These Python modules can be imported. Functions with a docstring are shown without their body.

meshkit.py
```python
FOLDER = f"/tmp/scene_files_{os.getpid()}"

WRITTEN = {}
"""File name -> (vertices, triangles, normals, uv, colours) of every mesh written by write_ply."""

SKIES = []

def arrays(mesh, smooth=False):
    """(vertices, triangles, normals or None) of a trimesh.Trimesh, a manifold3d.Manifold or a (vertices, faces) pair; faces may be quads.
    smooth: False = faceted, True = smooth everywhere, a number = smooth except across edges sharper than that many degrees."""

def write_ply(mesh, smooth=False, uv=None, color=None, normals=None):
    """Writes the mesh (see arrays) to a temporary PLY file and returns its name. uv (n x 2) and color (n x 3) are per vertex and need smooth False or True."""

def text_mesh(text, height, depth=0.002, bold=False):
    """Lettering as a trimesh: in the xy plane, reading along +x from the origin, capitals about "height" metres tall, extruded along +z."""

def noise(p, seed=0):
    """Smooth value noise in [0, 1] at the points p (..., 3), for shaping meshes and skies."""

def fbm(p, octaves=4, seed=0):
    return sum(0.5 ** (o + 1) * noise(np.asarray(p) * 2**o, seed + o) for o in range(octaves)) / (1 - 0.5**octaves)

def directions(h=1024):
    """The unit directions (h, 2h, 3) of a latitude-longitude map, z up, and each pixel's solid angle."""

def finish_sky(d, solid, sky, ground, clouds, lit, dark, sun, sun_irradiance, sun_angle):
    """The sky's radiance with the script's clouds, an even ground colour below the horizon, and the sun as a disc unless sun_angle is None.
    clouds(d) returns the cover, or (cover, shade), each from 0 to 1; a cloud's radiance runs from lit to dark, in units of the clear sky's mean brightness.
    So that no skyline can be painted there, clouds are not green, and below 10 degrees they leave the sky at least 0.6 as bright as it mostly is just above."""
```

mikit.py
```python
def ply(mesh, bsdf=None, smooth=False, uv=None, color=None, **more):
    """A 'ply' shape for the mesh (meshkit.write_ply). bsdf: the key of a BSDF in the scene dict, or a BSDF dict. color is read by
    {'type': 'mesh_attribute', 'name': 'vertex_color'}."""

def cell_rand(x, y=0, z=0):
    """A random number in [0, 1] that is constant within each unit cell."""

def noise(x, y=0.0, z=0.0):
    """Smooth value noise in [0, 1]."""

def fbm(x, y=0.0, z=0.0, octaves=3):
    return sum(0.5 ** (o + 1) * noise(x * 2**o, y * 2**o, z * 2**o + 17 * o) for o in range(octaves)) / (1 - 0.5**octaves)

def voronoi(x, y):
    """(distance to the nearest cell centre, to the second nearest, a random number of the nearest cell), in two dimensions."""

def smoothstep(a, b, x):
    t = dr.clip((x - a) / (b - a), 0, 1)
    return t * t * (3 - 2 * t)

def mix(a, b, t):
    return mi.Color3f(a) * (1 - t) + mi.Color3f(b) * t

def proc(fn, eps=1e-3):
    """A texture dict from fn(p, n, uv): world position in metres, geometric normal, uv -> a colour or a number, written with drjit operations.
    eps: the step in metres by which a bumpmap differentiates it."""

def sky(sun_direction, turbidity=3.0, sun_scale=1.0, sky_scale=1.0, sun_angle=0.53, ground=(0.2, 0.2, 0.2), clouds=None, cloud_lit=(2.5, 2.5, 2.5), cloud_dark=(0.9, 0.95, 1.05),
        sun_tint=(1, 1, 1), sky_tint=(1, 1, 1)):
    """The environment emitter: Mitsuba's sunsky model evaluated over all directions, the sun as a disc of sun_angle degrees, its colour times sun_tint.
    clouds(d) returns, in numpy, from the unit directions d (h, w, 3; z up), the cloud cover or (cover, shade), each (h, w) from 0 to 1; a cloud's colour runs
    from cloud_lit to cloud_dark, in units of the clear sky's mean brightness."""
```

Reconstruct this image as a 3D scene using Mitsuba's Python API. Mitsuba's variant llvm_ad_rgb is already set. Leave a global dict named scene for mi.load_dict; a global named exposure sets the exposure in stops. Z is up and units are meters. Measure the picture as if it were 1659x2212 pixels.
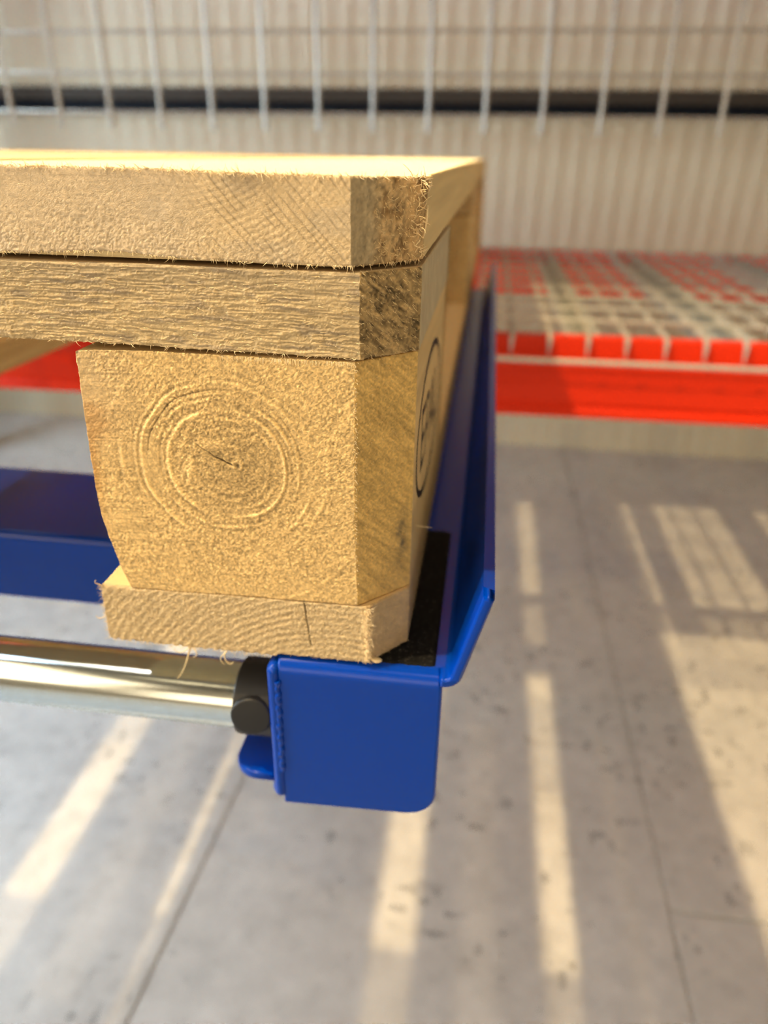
import math, random
import numpy as np, trimesh, drjit as dr
import mitsuba as mi
import mikit, meshkit
from mikit import proc, ply, noise, fbm, smoothstep, mix
from meshkit import noise as nz, fbm as nf
from shapely.geometry import LineString, Polygon
T = mi.ScalarTransform4f
rng = np.random.default_rng(7)
# Everything is laid out in millimetres from the pallet's lower front right corner (x right, y into the depth, z up);
# OUT() turns that into metres with the floor at z = 0.
FLOOR = -673.0
def OUT(p):
    p = np.asarray(p, float)
    return (p - [0, 0, FLOOR]) * 0.001

# ------------------------------------------------------------------ camera
CAM = np.array([17.665, -185.917, 147.953]); YAW, PITCH, ROLL, FPX = 0.130881, 0.459504, 0.017923, 1560.02
def cam_axes():
    f0, r0, u0 = np.array([-math.sin(YAW), math.cos(YAW), 0]), np.array([math.cos(YAW), math.sin(YAW), 0]), np.array([0, 0, 1.0])
    f, u = f0 * math.cos(PITCH) - u0 * math.sin(PITCH), u0 * math.cos(PITCH) + f0 * math.sin(PITCH)
    return r0 * math.cos(ROLL) + u * math.sin(ROLL), u * math.cos(ROLL) - r0 * math.sin(ROLL), f
_r, _u, _f = cam_axes()
_o = OUT(CAM)
scene = {"type": "scene"}
labels = {}
scene["camera"] = {"type": "thinlens", "to_world": T().look_at(origin=_o.tolist(), target=(_o + _f).tolist(), up=_u.tolist()),
                   "fov": math.degrees(2 * math.atan(1659 / 2 / FPX)), "fov_axis": "x", "aperture_radius": 0.0015, "focus_distance": 0.193,
                   "near_clip": 0.01, "far_clip": 100.0}
exposure = -0.43
# ------------------------------------------------------------------ light (unseen ceiling spots and left window, added fill panels and glazing)
UNSEEN_SPOTS = [  # lamps out of view: position mm, aim mm, radius mm, radiance rgb
    ((-1005, -350, 2186), (30, 420, 0), 26, (15500, 11600, 6200)),
    ((-1005, 350, 2186), (0, 700, -300), 20, (10200, 7600, 4050)),
    ((-1254, 0, 2186), (100, 600, -300), 26, (2000, 1500, 820)),
    ((500, -2300, 3400), (500, 700, -200), 40, (1500, 1130, 620)),
]
FILL_PANEL = (5.0, 3.8, 2.1)  # added ceiling panels, warm fill on the pallet front
UNSEEN_WINDOW = (8.8, 11.6, 14.0)  # window out of view, cool daylight from the left
FRONT_FILL = (3.6, 2.75, 1.7)  # added warm fill from behind the viewer
SIDE_FILL = (5.6, 4.25, 2.6)  # added warm fill from the front left

# ------------------------------------------------------------------ helpers
def add(key, mesh, bsdf, smooth=False, mm=True, **kw):
    if isinstance(mesh, trimesh.Trimesh): v, f = np.array(mesh.vertices), np.array(mesh.faces)
    else: v, f = mesh
    scene[key] = ply((OUT(v) if mm else v, f), bsdf, smooth=smooth, **kw)
    return key
_n = {}
def num(name):
    k = _n.get(name, -1) + 1; _n[name] = k
    return name if k == 0 else f"{name}_{k:03d}"
def lab(key, label=None, cat=None, group=None, kind=None):
    d = {}
    if label: d["label"] = label
    if cat: d["category"] = cat
    if group: d["group"] = group
    if kind: d["kind"] = kind
    labels[key] = d
def cat(*ms): return trimesh.util.concatenate([m if isinstance(m, trimesh.Trimesh) else trimesh.Trimesh(m[0], m[1], process=False) for m in ms])
def tri_cap(pts2):
    """earcut of a closed ring of 2D points, indices into the ring; counter-clockwise triangles."""
    import mapbox_earcut as me
    f = np.asarray(me.triangulate_float64(np.ascontiguousarray(pts2, float), np.array([len(pts2)], np.uint32))).reshape(-1, 3)
    a = pts2[f]
    cr = (a[:, 1, 0] - a[:, 0, 0]) * (a[:, 2, 1] - a[:, 0, 1]) - (a[:, 1, 1] - a[:, 0, 1]) * (a[:, 2, 0] - a[:, 0, 0])
    f[cr < 0] = f[cr < 0][:, ::-1]
    return f
def ring_normals(P):
    d = np.roll(P, -1, 0) - P
    n = np.stack([d[:, 1], -d[:, 0]], 1); n /= np.linalg.norm(n, axis=1, keepdims=True) + 1e-12
    m = n + np.roll(n, 1, 0); m /= np.maximum((m * m).sum(1, keepdims=True), 0.4) / 2
    return m
def loft(P, levels, axis):
    """P: ccw ring in a plane; levels: (coordinate along axis, inset) ; axis: 'x','y','z' of the extrusion. Faceted ends, one solid."""
    P = np.asarray(P, float); N = ring_normals(P); n = len(P)
    perm = {"z": lambda a, b, c: np.stack([a, b, c], 1), "y": lambda a, b, c: np.stack([a, c, b], 1), "x": lambda a, b, c: np.stack([c, a, b], 1)}[axis]
    V = [perm(*(P - N * ins).T, np.full(n, t)) for t, ins in levels]
    F = []
    i = np.arange(n); j = (i + 1) % n
    for k in range(len(levels) - 1):
        a, b = k * n, (k + 1) * n
        F += [np.stack([a + i, a + j, b + j], 1), np.stack([a + i, b + j, b + i], 1)]
    c = tri_cap(P)
    F += [c[:, ::-1], c + (len(levels) - 1) * n]
    F = np.vstack(F)
    if axis == "y": F = F[:, ::-1]
    m = trimesh.Trimesh(np.vstack(V), F, process=False)
    if m.volume < 0: m.invert()
    return m
def rbox(x0, x1, y0, y1, z0, z1, r=1.0, k=2):
    """box with rounded vertical edges and bevelled top and bottom"""
    r = min(r, (x1 - x0) / 2.01, (y1 - y0) / 2.01, (z1 - z0) / 2.01)
    P = []
    for cx, cy, a0 in ((x1 - r, y0 + r, -90), (x1 - r, y1 - r, 0), (x0 + r, y1 - r, 90), (x0 + r, y0 + r, 180)):
        for a in np.radians(np.linspace(a0, a0 + 90, k + 1)): P.append((cx + r * math.cos(a), cy + r * math.sin(a)))
    lv = [(z0 + r * (1 - math.sin(a)), r * (1 - math.cos(a))) for a in np.linspace(math.pi / 2, 0, k + 1)] + [(z1 - r * (1 - math.sin(a)), r * (1 - math.cos(a))) for a in np.linspace(0, math.pi / 2, k + 1)]
    return loft(P, lv, "z")
def tube(pts, rad, sides=8):
    from math import pi
    p = np.asarray(pts, float); rad = np.broadcast_to(np.asarray(rad, float), (len(p),))
    t = np.gradient(p, axis=0); t /= np.linalg.norm(t, axis=1, keepdims=True) + 1e-12
    ref = np.array([0, 0, 1.0]) if abs(t[:, 2].mean()) < .8 else np.array([1.0, 0, 0])
    a = np.cross(t, ref); a /= np.linalg.norm(a, axis=1, keepdims=True) + 1e-12
    b = np.cross(t, a); ang = np.arange(sides) * 2 * pi / sides
    v = p[:, None] + rad[:, None, None] * (np.cos(ang)[None, :, None] * a[:, None] + np.sin(ang)[None, :, None] * b[:, None])
    v = v.reshape(-1, 3); F = []
    i = np.arange(sides); j = (i + 1) % sides
    for k in range(len(p) - 1):
        q = k * sides
        F += [np.stack([q + i, q + sides + j, q + j], 1), np.stack([q + i, q + sides + i, q + sides + j], 1)]
    e = (len(p) - 1) * sides
    F += [np.stack([np.zeros(sides - 2, int), i[1:-1], i[2:]], 1), e + np.stack([np.zeros(sides - 2, int), i[2:], i[1:-1]], 1)]
    m = trimesh.Trimesh(v, np.vstack(F), process=False)
    if m.volume < 0: m.invert()
    return m
def lathe(prof, axis_o, axis_d, sides=40):
    """prof: (along, radius) pairs"""
    d = np.asarray(axis_d, float); d /= np.linalg.norm(d)
    a = np.cross(d, [0, 0, 1.0] if abs(d[2]) < .9 else [1.0, 0, 0]); a /= np.linalg.norm(a); b = np.cross(d, a)
    prof = np.asarray(prof, float); ang = np.arange(sides) * 2 * np.pi / sides
    c = np.cos(ang)[:, None] * a + np.sin(ang)[:, None] * b
    V = np.asarray(axis_o, float) + prof[:, 0][:, None, None] * d + prof[:, 1][:, None, None] * c
    V = V.reshape(-1, 3); i = np.arange(sides); j = (i + 1) % sides; F = []
    for k in range(len(prof) - 1):
        q = k * sides
        F += [np.stack([q + i, q + j, q + sides + j], 1), np.stack([q + i, q + sides + j, q + sides + i], 1)]
    e = (len(prof) - 1) * sides
    F += [np.stack([np.zeros(sides - 2, int), i[2:], i[1:-1]], 1), e + np.stack([np.zeros(sides - 2, int), i[1:-1], i[2:]], 1)]
    m = trimesh.Trimesh(V, np.vstack(F), process=False)
    if m.volume < 0: m.invert()
    return m
def srgb(*c):
    c = np.array(c, float) / 255
    return np.where(c < .04045, c / 12.92, ((c + .055) / 1.055) ** 2.4)

# ------------------------------------------------------------------ materials
def rgb(c): return {"type": "rgb", "value": [float(x) for x in c]}
def mat(name, d): scene[name] = d; return name
P_ = lambda col, rough, **k: {"type": "twosided", "b": {"type": "principled", "base_color": col if isinstance(col, dict) else rgb(col), "roughness": rough, **k}}
def fuzz_fn(p, n, uv): return noise(p.x * 4300, p.y * 4300, p.z * 4300) * .6 + noise(p.x * 8100, p.y * 8100, p.z * 8100) * .4
mat("wood_vc", {"type": "twosided", "b": {"type": "bumpmap", "arbitrary": proc(fuzz_fn, 4e-5), "scale": 0.00011, "bsdf": {"type": "principled", "base_color": {"type": "mesh_attribute", "name": "vertex_color"}, "roughness": 0.75, "specular": 0.25}}})
def wood_fn(p, n, uv):
    x, y, z = p.x * 1000, p.y * 1000, p.z * 1000
    g = fbm(x * .45 + noise(y * .012) * 3, y * .016, z * .45, 3)
    fine = noise(x * 2.2, y * .08, z * 2.2)
    c = mix(mi.Color3f(.66, .47, .215), mi.Color3f(.50, .31, .115), smoothstep(.35, .75, g))
    return c * (.88 + .24 * fine)
mat("wood_plain", P_(proc(wood_fn), 0.7, specular=0.25))
def woodx_fn(p, n, uv):
    x, y, z = p.x * 1000, p.y * 1000, p.z * 1000
    g = fbm(y * .35 + noise(x * .012) * 3, x * .014, z * .45, 3)
    return mix(mi.Color3f(.60, .42, .20), mi.Color3f(.44, .28, .12), smoothstep(.35, .75, g)) * (.88 + .24 * noise(y * 2., x * .07, z * 2.))
mat("wood_cross", P_(proc(woodx_fn), 0.7, specular=0.25))
mat("fibre", P_((.78, .60, .33), 0.6, specular=0.3))
mat("ink", P_((.020, .016, .014), 0.7, specular=0.2))
mat("blue_paint", {"type": "twosided", "b": {"type": "roughplastic", "diffuse_reflectance": rgb((.0, .078, .52)), "alpha": 0.07, "int_ior": 1.36, "nonlinear": True}})
mat("black_plastic", P_((.012, .012, .013), 0.45, specular=0.4))
def grit_fn(p, n, uv):
    x, y, z = p.x * 1000, p.y * 1000, p.z * 1000
    s = noise(x * 3.1, y * 3.1, z * 3.1)
    return mix(mi.Color3f(.006, .006, .006), mi.Color3f(.12, .12, .11), smoothstep(.78, .97, s))
mat("grit", P_(proc(grit_fn), 0.7, specular=0.1))
mat("chrome", {"type": "twosided", "b": {"type": "roughconductor", "material": "none", "specular_reflectance": rgb((.68, .75, .77)), "alpha": 0.03}})
mat("red_paint", {"type": "twosided", "b": {"type": "roughplastic", "diffuse_reflectance": rgb((.93, .05, .002)), "alpha": 0.3, "int_ior": 1.3, "nonlinear": True}})
mat("galv", P_((.52, .53, .50), 0.42, metallic=0.55, specular=0.5))
mat("wire", P_((.54, .52, .46), 0.4, metallic=0.5, specular=0.5))
mat("navy", P_((.002, .006, .013), 0.6, specular=0.15))
mat("greybrown", P_((.062, .056, .046), 0.6, specular=0.2))
def wall_fn(p, n, uv):
    return mix(mi.Color3f(.74, .69, .52), mi.Color3f(.68, .63, .46), fbm(p.x * 3, p.y * 3, p.z * .8, 3))
mat("wall_paint", P_(proc(wall_fn), 0.5, specular=0.4))
mat("dark_ceiling", P_((.20, .19, .175), 0.8))
mat("warm_white", P_((.62, .54, .43), 0.7))
mat("plain_white", P_((.46, .44, .40), 0.7))
def floor_fn(p, n, uv):
    x, y = p.x, p.y
    c = mix(mi.Color3f(.45, .43, .40), mi.Color3f(.61, .59, .555), fbm(x * 9, y * 9, 0.3, 4))
    c = c * (.80 + .40 * fbm(x * 55, y * 55, 1.7, 3))
    spot = smoothstep(.72, .92, noise(x * 75, y * 75, 5.1)) * smoothstep(.35, .7, noise(x * 13, y * 13, 9.0))
    return c * (1 - .35 * spot)
mat("concrete", P_(proc(floor_fn), 0.6, specular=0.25))
mat("joint_dark", P_((.38, .35, .31), 0.9))
mat("lamp_black", P_((.02, .02, .02), 0.5))

# ------------------------------------------------------------------ the room
def quad(key, pts, bsdf, **kw): return add(key, (np.array(pts, float), np.array([[0, 1, 2], [0, 2, 3]])), bsdf, **kw)
X0, X1, Y0, Y1, ZC = -1800, 3600, -3800, 2035, 3900
scene["floor"] = ply((OUT([[X0 - 100, Y0 - 100, FLOOR - 3], [X1 + 100, Y0 - 100, FLOOR - 3], [X1 + 100, Y1 + 100, FLOOR - 3], [X0 - 100, Y1 + 100, FLOOR - 3]]), np.array([[0, 1, 2], [0, 2, 3]])), "joint_dark")
lab("floor", "grey concrete floor with saw-cut joints and stripes of light", kind="structure")
def jd(y): return -308 + .05 * y      # long joint, left of the pallet
def slab(poly):
    P = Polygon(poly).buffer(-1.1, join_style=2); c = np.array(P.exterior.coords)[:-1]
    if not P.exterior.is_ccw: c = c[::-1]
    add(num("floor__slab"), loft(c, [(FLOOR - 2.9, 0), (FLOOR - 1.5, 0), (FLOOR, 1.5)], "z"), "concrete")
slab([(X0, Y0), (jd(Y0), Y0), (jd(Y1), Y1), (X0, Y1)])
slab([(jd(Y0), Y0), (288, Y0), (296, 433), (296, Y1), (jd(Y1), Y1)])
slab([(296, 433), (X1, 440), (X1, Y1), (296, Y1)])
slab([(288, Y0), (X1, Y0), (X1, 440), (296, 433)])
# corrugated back wall, one part per sheet
lab("wall_back", "beige corrugated sheet wall behind the rack", kind="structure")
WY, PER = 2012.0, 52.0
def sheet(xa, xb, ybase):
    pts = []
    x = xa
    while x < xb - 1:
        for dx, d in ((0, 0), (14, 0), (22, 3), (36, 3), (44, 0)): pts.append((x + dx, WY - d - ybase))
        x += PER
    pts.append((xb + 14, WY - ybase)); pts = np.array(pts)
    back = pts[::-1] + [0, 1.2]
    return np.vstack([pts, back])
xx = -3.7 - 16 * PER * 3
k = 0
while xx < X1 - 500:
    m = loft(sheet(xx, xx + 16 * PER, 1.4 * (k % 2)), [(FLOOR, 0), (ZC, 0)], "z")
    add(num("wall_back__panel"), m, "wall_paint"); xx += 16 * PER; k += 1
quad("wall_back__backing", [(X0, Y1, FLOOR), (X1, Y1, FLOOR), (X1, Y1, ZC), (X0, Y1, ZC)], "plain_white")
quad("wall_right", [(X1, Y0, FLOOR), (X1, Y1, FLOOR), (X1, Y1, ZC), (X1, Y0, ZC)], "plain_white"); lab("wall_right", "plain pale wall on the right", kind="structure")
quad("wall_front", [(X0, Y0, FLOOR), (X1, Y0, FLOOR), (X1, Y0, ZC), (X0, Y0, ZC)], "warm_white"); lab("wall_front", "plain pale wall behind the viewer", kind="structure")  # front wall out of view, toned to bounce warm light and show in the chrome
quad("ceiling", [(X0, Y0, ZC), (X1, Y0, ZC), (X1, Y1, ZC), (X0, Y1, ZC)], "dark_ceiling"); lab("ceiling", "dark ceiling out of view", kind="structure")  # out of view, kept dark to hold back ambient light
# left wall with the window opening, both out of view
wy0, wy1, wz0, wz1 = -700, 1350, 150, 2700
lw = cat(rbox(X0 - 60, X0, Y0, wy0, FLOOR, ZC, 1), rbox(X0 - 60, X0, wy1, Y1, FLOOR, ZC, 1), rbox(X0 - 60, X0, wy0, wy1, FLOOR, wz0, 1), rbox(X0 - 60, X0, wy0, wy1, wz1, ZC, 1))
add("wall_left", lw, "plain_white"); lab("wall_left", "plain pale wall with a wide window on the left, out of view", kind="structure")
add("unseen_window_1", cat(rbox(X0 - 40, X0 + 10, wy0 - 30, wy0 + 30, wz0, wz1, 2), rbox(X0 - 40, X0 + 10, wy1 - 30, wy1 + 30, wz0, wz1, 2), rbox(X0 - 40, X0 + 10, 300, 350, wz0, wz1, 2),
    rbox(X0 - 40, X0 + 10, wy0, wy1, wz0 - 30, wz0 + 30, 2), rbox(X0 - 40, X0 + 10, wy0, wy1, wz1 - 30, wz1 + 30, 2)), "plain_white")
lab("unseen_window_1", "unseen wide window in the left wall, placed to light the left side with cool daylight", kind="structure")
quad("unseen_window_1__pane", [(X0 - 20, wy0, wz0), (X0 - 20, wy1, wz0), (X0 - 20, wy1, wz1), (X0 - 20, wy0, wz1)], "plain_white", emitter={"type": "area", "radiance": rgb(UNSEEN_WINDOW)})
# added glazed strip behind the viewer, warm fill on the pallet front
gx0, gx1, gz0, gz1 = -1700, 500, -250, 1450
add("added_fill_window_2", cat(*[rbox(x - 25, x + 25, Y0 - 5, Y0 + 30, gz0, gz1, 2) for x in (gx0, (gx0 + gx1) / 2, gx1)], *[rbox(gx0, gx1, Y0 - 5, Y0 + 30, z - 25, z + 25, 2) for z in (gz0, gz1)]), "plain_white")
lab("added_fill_window_2", "added glowing strip in the wall behind the viewer, fill light", kind="structure")
quad("added_fill_window_2__pane", [(gx0, Y0 + 10, gz0), (gx0, Y0 + 10, gz1), (gx1, Y0 + 10, gz1), (gx1, Y0 + 10, gz0)], "plain_white", emitter={"type": "area", "radiance": rgb(FRONT_FILL)})
# added window in the left wall, side fill that brings out the wood relief
hy0, hy1, hz0, hz1 = -3100, -1000, 300, 2300
add("added_fill_window_3", cat(*[rbox(X0 - 5, X0 + 30, y - 25, y + 25, hz0, hz1, 2) for y in (hy0, (hy0 + hy1) / 2, hy1)], *[rbox(X0 - 5, X0 + 30, hy0, hy1, z - 25, z + 25, 2) for z in (hz0, hz1)]), "plain_white")
lab("added_fill_window_3", "added fill window in the left wall, nearer to the viewer", kind="structure")
quad("added_fill_window_3__pane", [(X0 + 10, hy0, hz0), (X0 + 10, hy1, hz0), (X0 + 10, hy1, hz1), (X0 + 10, hy0, hz1)], "plain_white", emitter={"type": "area", "radiance": rgb(SIDE_FILL)})
# ceiling lamps, all out of view; the panels are added fill
def spot(i, pos, aim, r, rad):
    pos, aim = np.array(pos, float), np.array(aim, float)
    d = aim - pos; d /= np.linalg.norm(d)
    k = num("unseen_ceiling_spot")
    lab(k, ["unseen black ceiling spotlight on the left, placed to light the pallet and stripe the floor", "unseen black ceiling spotlight left of the pallet, placed to lengthen the floor stripes", "unseen black ceiling spotlight farther left, placed for weaker floor stripes", "unseen black ceiling spotlight behind the viewer, placed to light the right side"][i], "spotlight", "unseen ceiling spotlights")
    add(k + "__housing", lathe([(-160, 8), (-155, r + 30), (-30, r + 40), (350, 110), (350, 107), (-6, 95), (-6, 2)], pos, d, 32), "lamp_black", smooth=30)
    add(k + "__stem", tube([pos - d * 150, [pos[0] - d[0] * 150, pos[1] - d[1] * 150, ZC - 1]], 9), "lamp_black", smooth=30)
    disc = lathe([(0, r), (1, r)], pos, d, 32)
    a = np.cross(d, [0, 1, 0]); a /= np.linalg.norm(a); b = np.cross(d, a)
    ang = np.arange(32) * 2 * np.pi / 32
    v = np.vstack([pos, pos + r * (np.cos(ang)[:, None] * a + np.sin(ang)[:, None] * b)])
    f = np.array([[0, 1 + j, 1 + (j + 1) % 32] for j in range(32)])
    if np.cross(v[1] - v[0], v[2] - v[0]) @ d < 0: f = f[:, ::-1]
    add(k + "__lens", (v, f), "lamp_black", emitter={"type": "area", "radiance": rgb(rad)})
for i, s in enumerate(UNSEEN_SPOTS): spot(i, *s)
for i, (x, y) in enumerate([(-1900, -2400), (-600, -2400), (700, -2400), (2000, -2400)]):
    k = num("added_fill_panel")
    lab(k, "flat square ceiling light panel", "ceiling light", "added fill panels")
    add(k + "__frame", rbox(x - 310, x + 310, y - 310, y + 310, ZC - 40, ZC - 2, 4), "plain_white")
    quad(k + "__diffuser", [(x - 290, y - 290, ZC - 41), (x - 290, y + 290, ZC - 41), (x + 290, y + 290, ZC - 41), (x + 290, y - 290, ZC - 41)], "plain_white", emitter={"type": "area", "radiance": rgb(FILL_PANEL)})

# ------------------------------------------------------------------ rail along the wall
lab("wall_rail", "long dark navy steel rail running along the beige wall behind the mesh", "rail")
ra = [(WY - 3.5, 304), (WY - 34, 303), (WY - 37, 300), (WY - 37, 274), (WY - 34, 271), (WY - 3.5, 271)]
add("wall_rail__upper_flange", loft(np.array(ra)[::-1], [(X0 + 5, 0), (X1 - 5, 0)], "x"), "greybrown"); lab("wall_rail__upper_flange", "grey-brown upper flange")
rb = [(WY - 3.5, 270.5), (WY - 26, 270.5), (WY - 27, 268), (WY - 27, 242), (WY - 25, 240), (WY - 3.5, 240)]
add("wall_rail__web", loft(np.array(rb)[::-1], [(X0 + 5, 0), (X1 - 5, 0)], "x"), "navy")

# ------------------------------------------------------------------ storage rack: beams, uprights
BY, RY = 782.0, 1738.0
lab("storage_rack", "bright red-orange steel rack beams in front of the beige wall", "rack")
def beam(y, s):
    # step profile, s = -1: face towards the viewer
    c = [(0, -62), (0, -104), (2.5, -110), (2.5, -120), (0, -126), (0, -150), (3, -154), (3, -157), (-1, -161), (-1, -170), (48, -170), (48, -91), (20, -91), (20, -62)]
    c = np.array([(y + s * -1 * a, b) for a, b in c])
    return loft(c, [(-1450, 0), (1330, 0)], "x")
TILT = math.tan(math.radians(1.4))
def tilt(m):
    m.vertices[:, 1] += m.vertices[:, 0] * TILT
    return m
add(num("storage_rack__beam"), tilt(beam(BY, -1)), "red_paint")
add(num("storage_rack__beam"), tilt(beam(RY + 48, 1)), "red_paint")
for x in (-1500, 1330):
    for y in (BY + 49 + x * TILT, RY - 85 + x * TILT):
        U = LineString([(x + 8, y), (x + 50, y), (x + 50, y + 80), (x + 8, y + 80)]) if x < 0 else LineString([(x + 62, y), (x + 10, y), (x + 10, y + 80), (x + 62, y + 80)])
        if x < 0: U = LineString([(x + 2, y), (x + 44, y), (x + 44, y + 80), (x + 2, y + 80)])
        c = np.array(U.buffer(2, cap_style=2, join_style=1, quad_segs=3).exterior.coords)[:-1][::-1]
        add(num("storage_rack__upright"), loft(c, [(FLOOR, 0), (1900, 0)], "z"), "blue_paint")
for y, sg in ((BY, -1), (RY + 48, 1)):
    m = beam(y, sg); m.vertices[:, 2] += 720; add(num("storage_rack__beam"), tilt(m), "red_paint")  # beams of the unseen upper level
for i in range(6): add(num("storage_rack__unseen_shelf_board"), rbox(-1440 + i * 462, -1440 + i * 462 + 457, BY + 6, RY + 40, 659, 678, 2), "wood_plain")  # upper shelf out of view, placed to shade the wall and far floor
lab("storage_rack__upright", "blue upright post"); [lab(f"storage_rack__upright_{i:03d}", "blue upright post") for i in (1, 2, 3)]

# ------------------------------------------------------------------ wire deck
lab("wire_deck", "galvanised wire mesh deck lying on the red rack beams", "wire deck")
DX0 = 6.5
for i in range(19):
    x = DX0 + 49.2 * i; yf = BY - 8 + x * TILT
    pts = [(x, yf, -90)] + [(x, yf + 9 - 9 * math.cos(a), -67.4 + 9 * math.sin(a)) for a in np.linspace(0, math.pi / 2, 4)] + [(x, RY + 45 + x * TILT, -58.4)]
    add(num("wire_deck__wire"), tube(pts, 3.4, 6), "wire", smooth=40)
xe = DX0 + 49.2 * 18 + 4
for y, z, r in [(BY - 15.2, -90, 3.6)] + [(BY + 62 + 95 * j, -52.3, 2.6) for j in range(10)]:
    add(num("wire_deck__cross_wire"), tube([(DX0 - 5, y + DX0 * TILT, z), (xe, y + xe * TILT, z)], r, 6), "wire", smooth=40)
for x, w in ((150, 30), (345, 46), (585, 46), (820, 46)):
    c = np.array(LineString([(x - w / 2 - 9, -64.6), (x - w / 2, -64.6), (x - w / 2 + 3, -90), (x + w / 2 - 3, -90), (x + w / 2, -64.6), (x + w / 2 + 9, -64.6)]).buffer(.9, cap_style=2, join_style=1, quad_segs=2).exterior.coords)[:-1]
    if not Polygon(c).exterior.is_ccw: c = c[::-1]
    add(num("wire_deck__channel"), loft(c, [(BY + 24 + x * TILT, 0), (RY + 20 + x * TILT, 0)], "y"), "galv")
for x in (308, 552):
    add(num("wire_deck__bolt"), lathe([(0, 7), (5, 7), (8, 5), (9.5, 1)], (x, RY - 70, -59), (0, 0, 1), 16), "galv", smooth=40)

# ------------------------------------------------------------------ mesh panel at the back of the rack
lab("mesh_panel", "galvanised wire mesh panel on the back of the rack", "mesh panel")
MY = 1762.0
xs = [116.6 + 133 * k for k in range(-12, 9)]
for x in xs: add(num("mesh_panel__wire"), tube([(x, MY, 196), (x, MY, 546)], 5.8, 8), "wire", smooth=40)
for j in range(4): add(num("mesh_panel__cross_wire"), tube([(xs[0] - 10, MY + 6.5, 232 + 85 * j), (xs[-1] + 10, MY + 6.5, 232 + 85 * j)], 4.4, 8), "wire", smooth=40)

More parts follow.
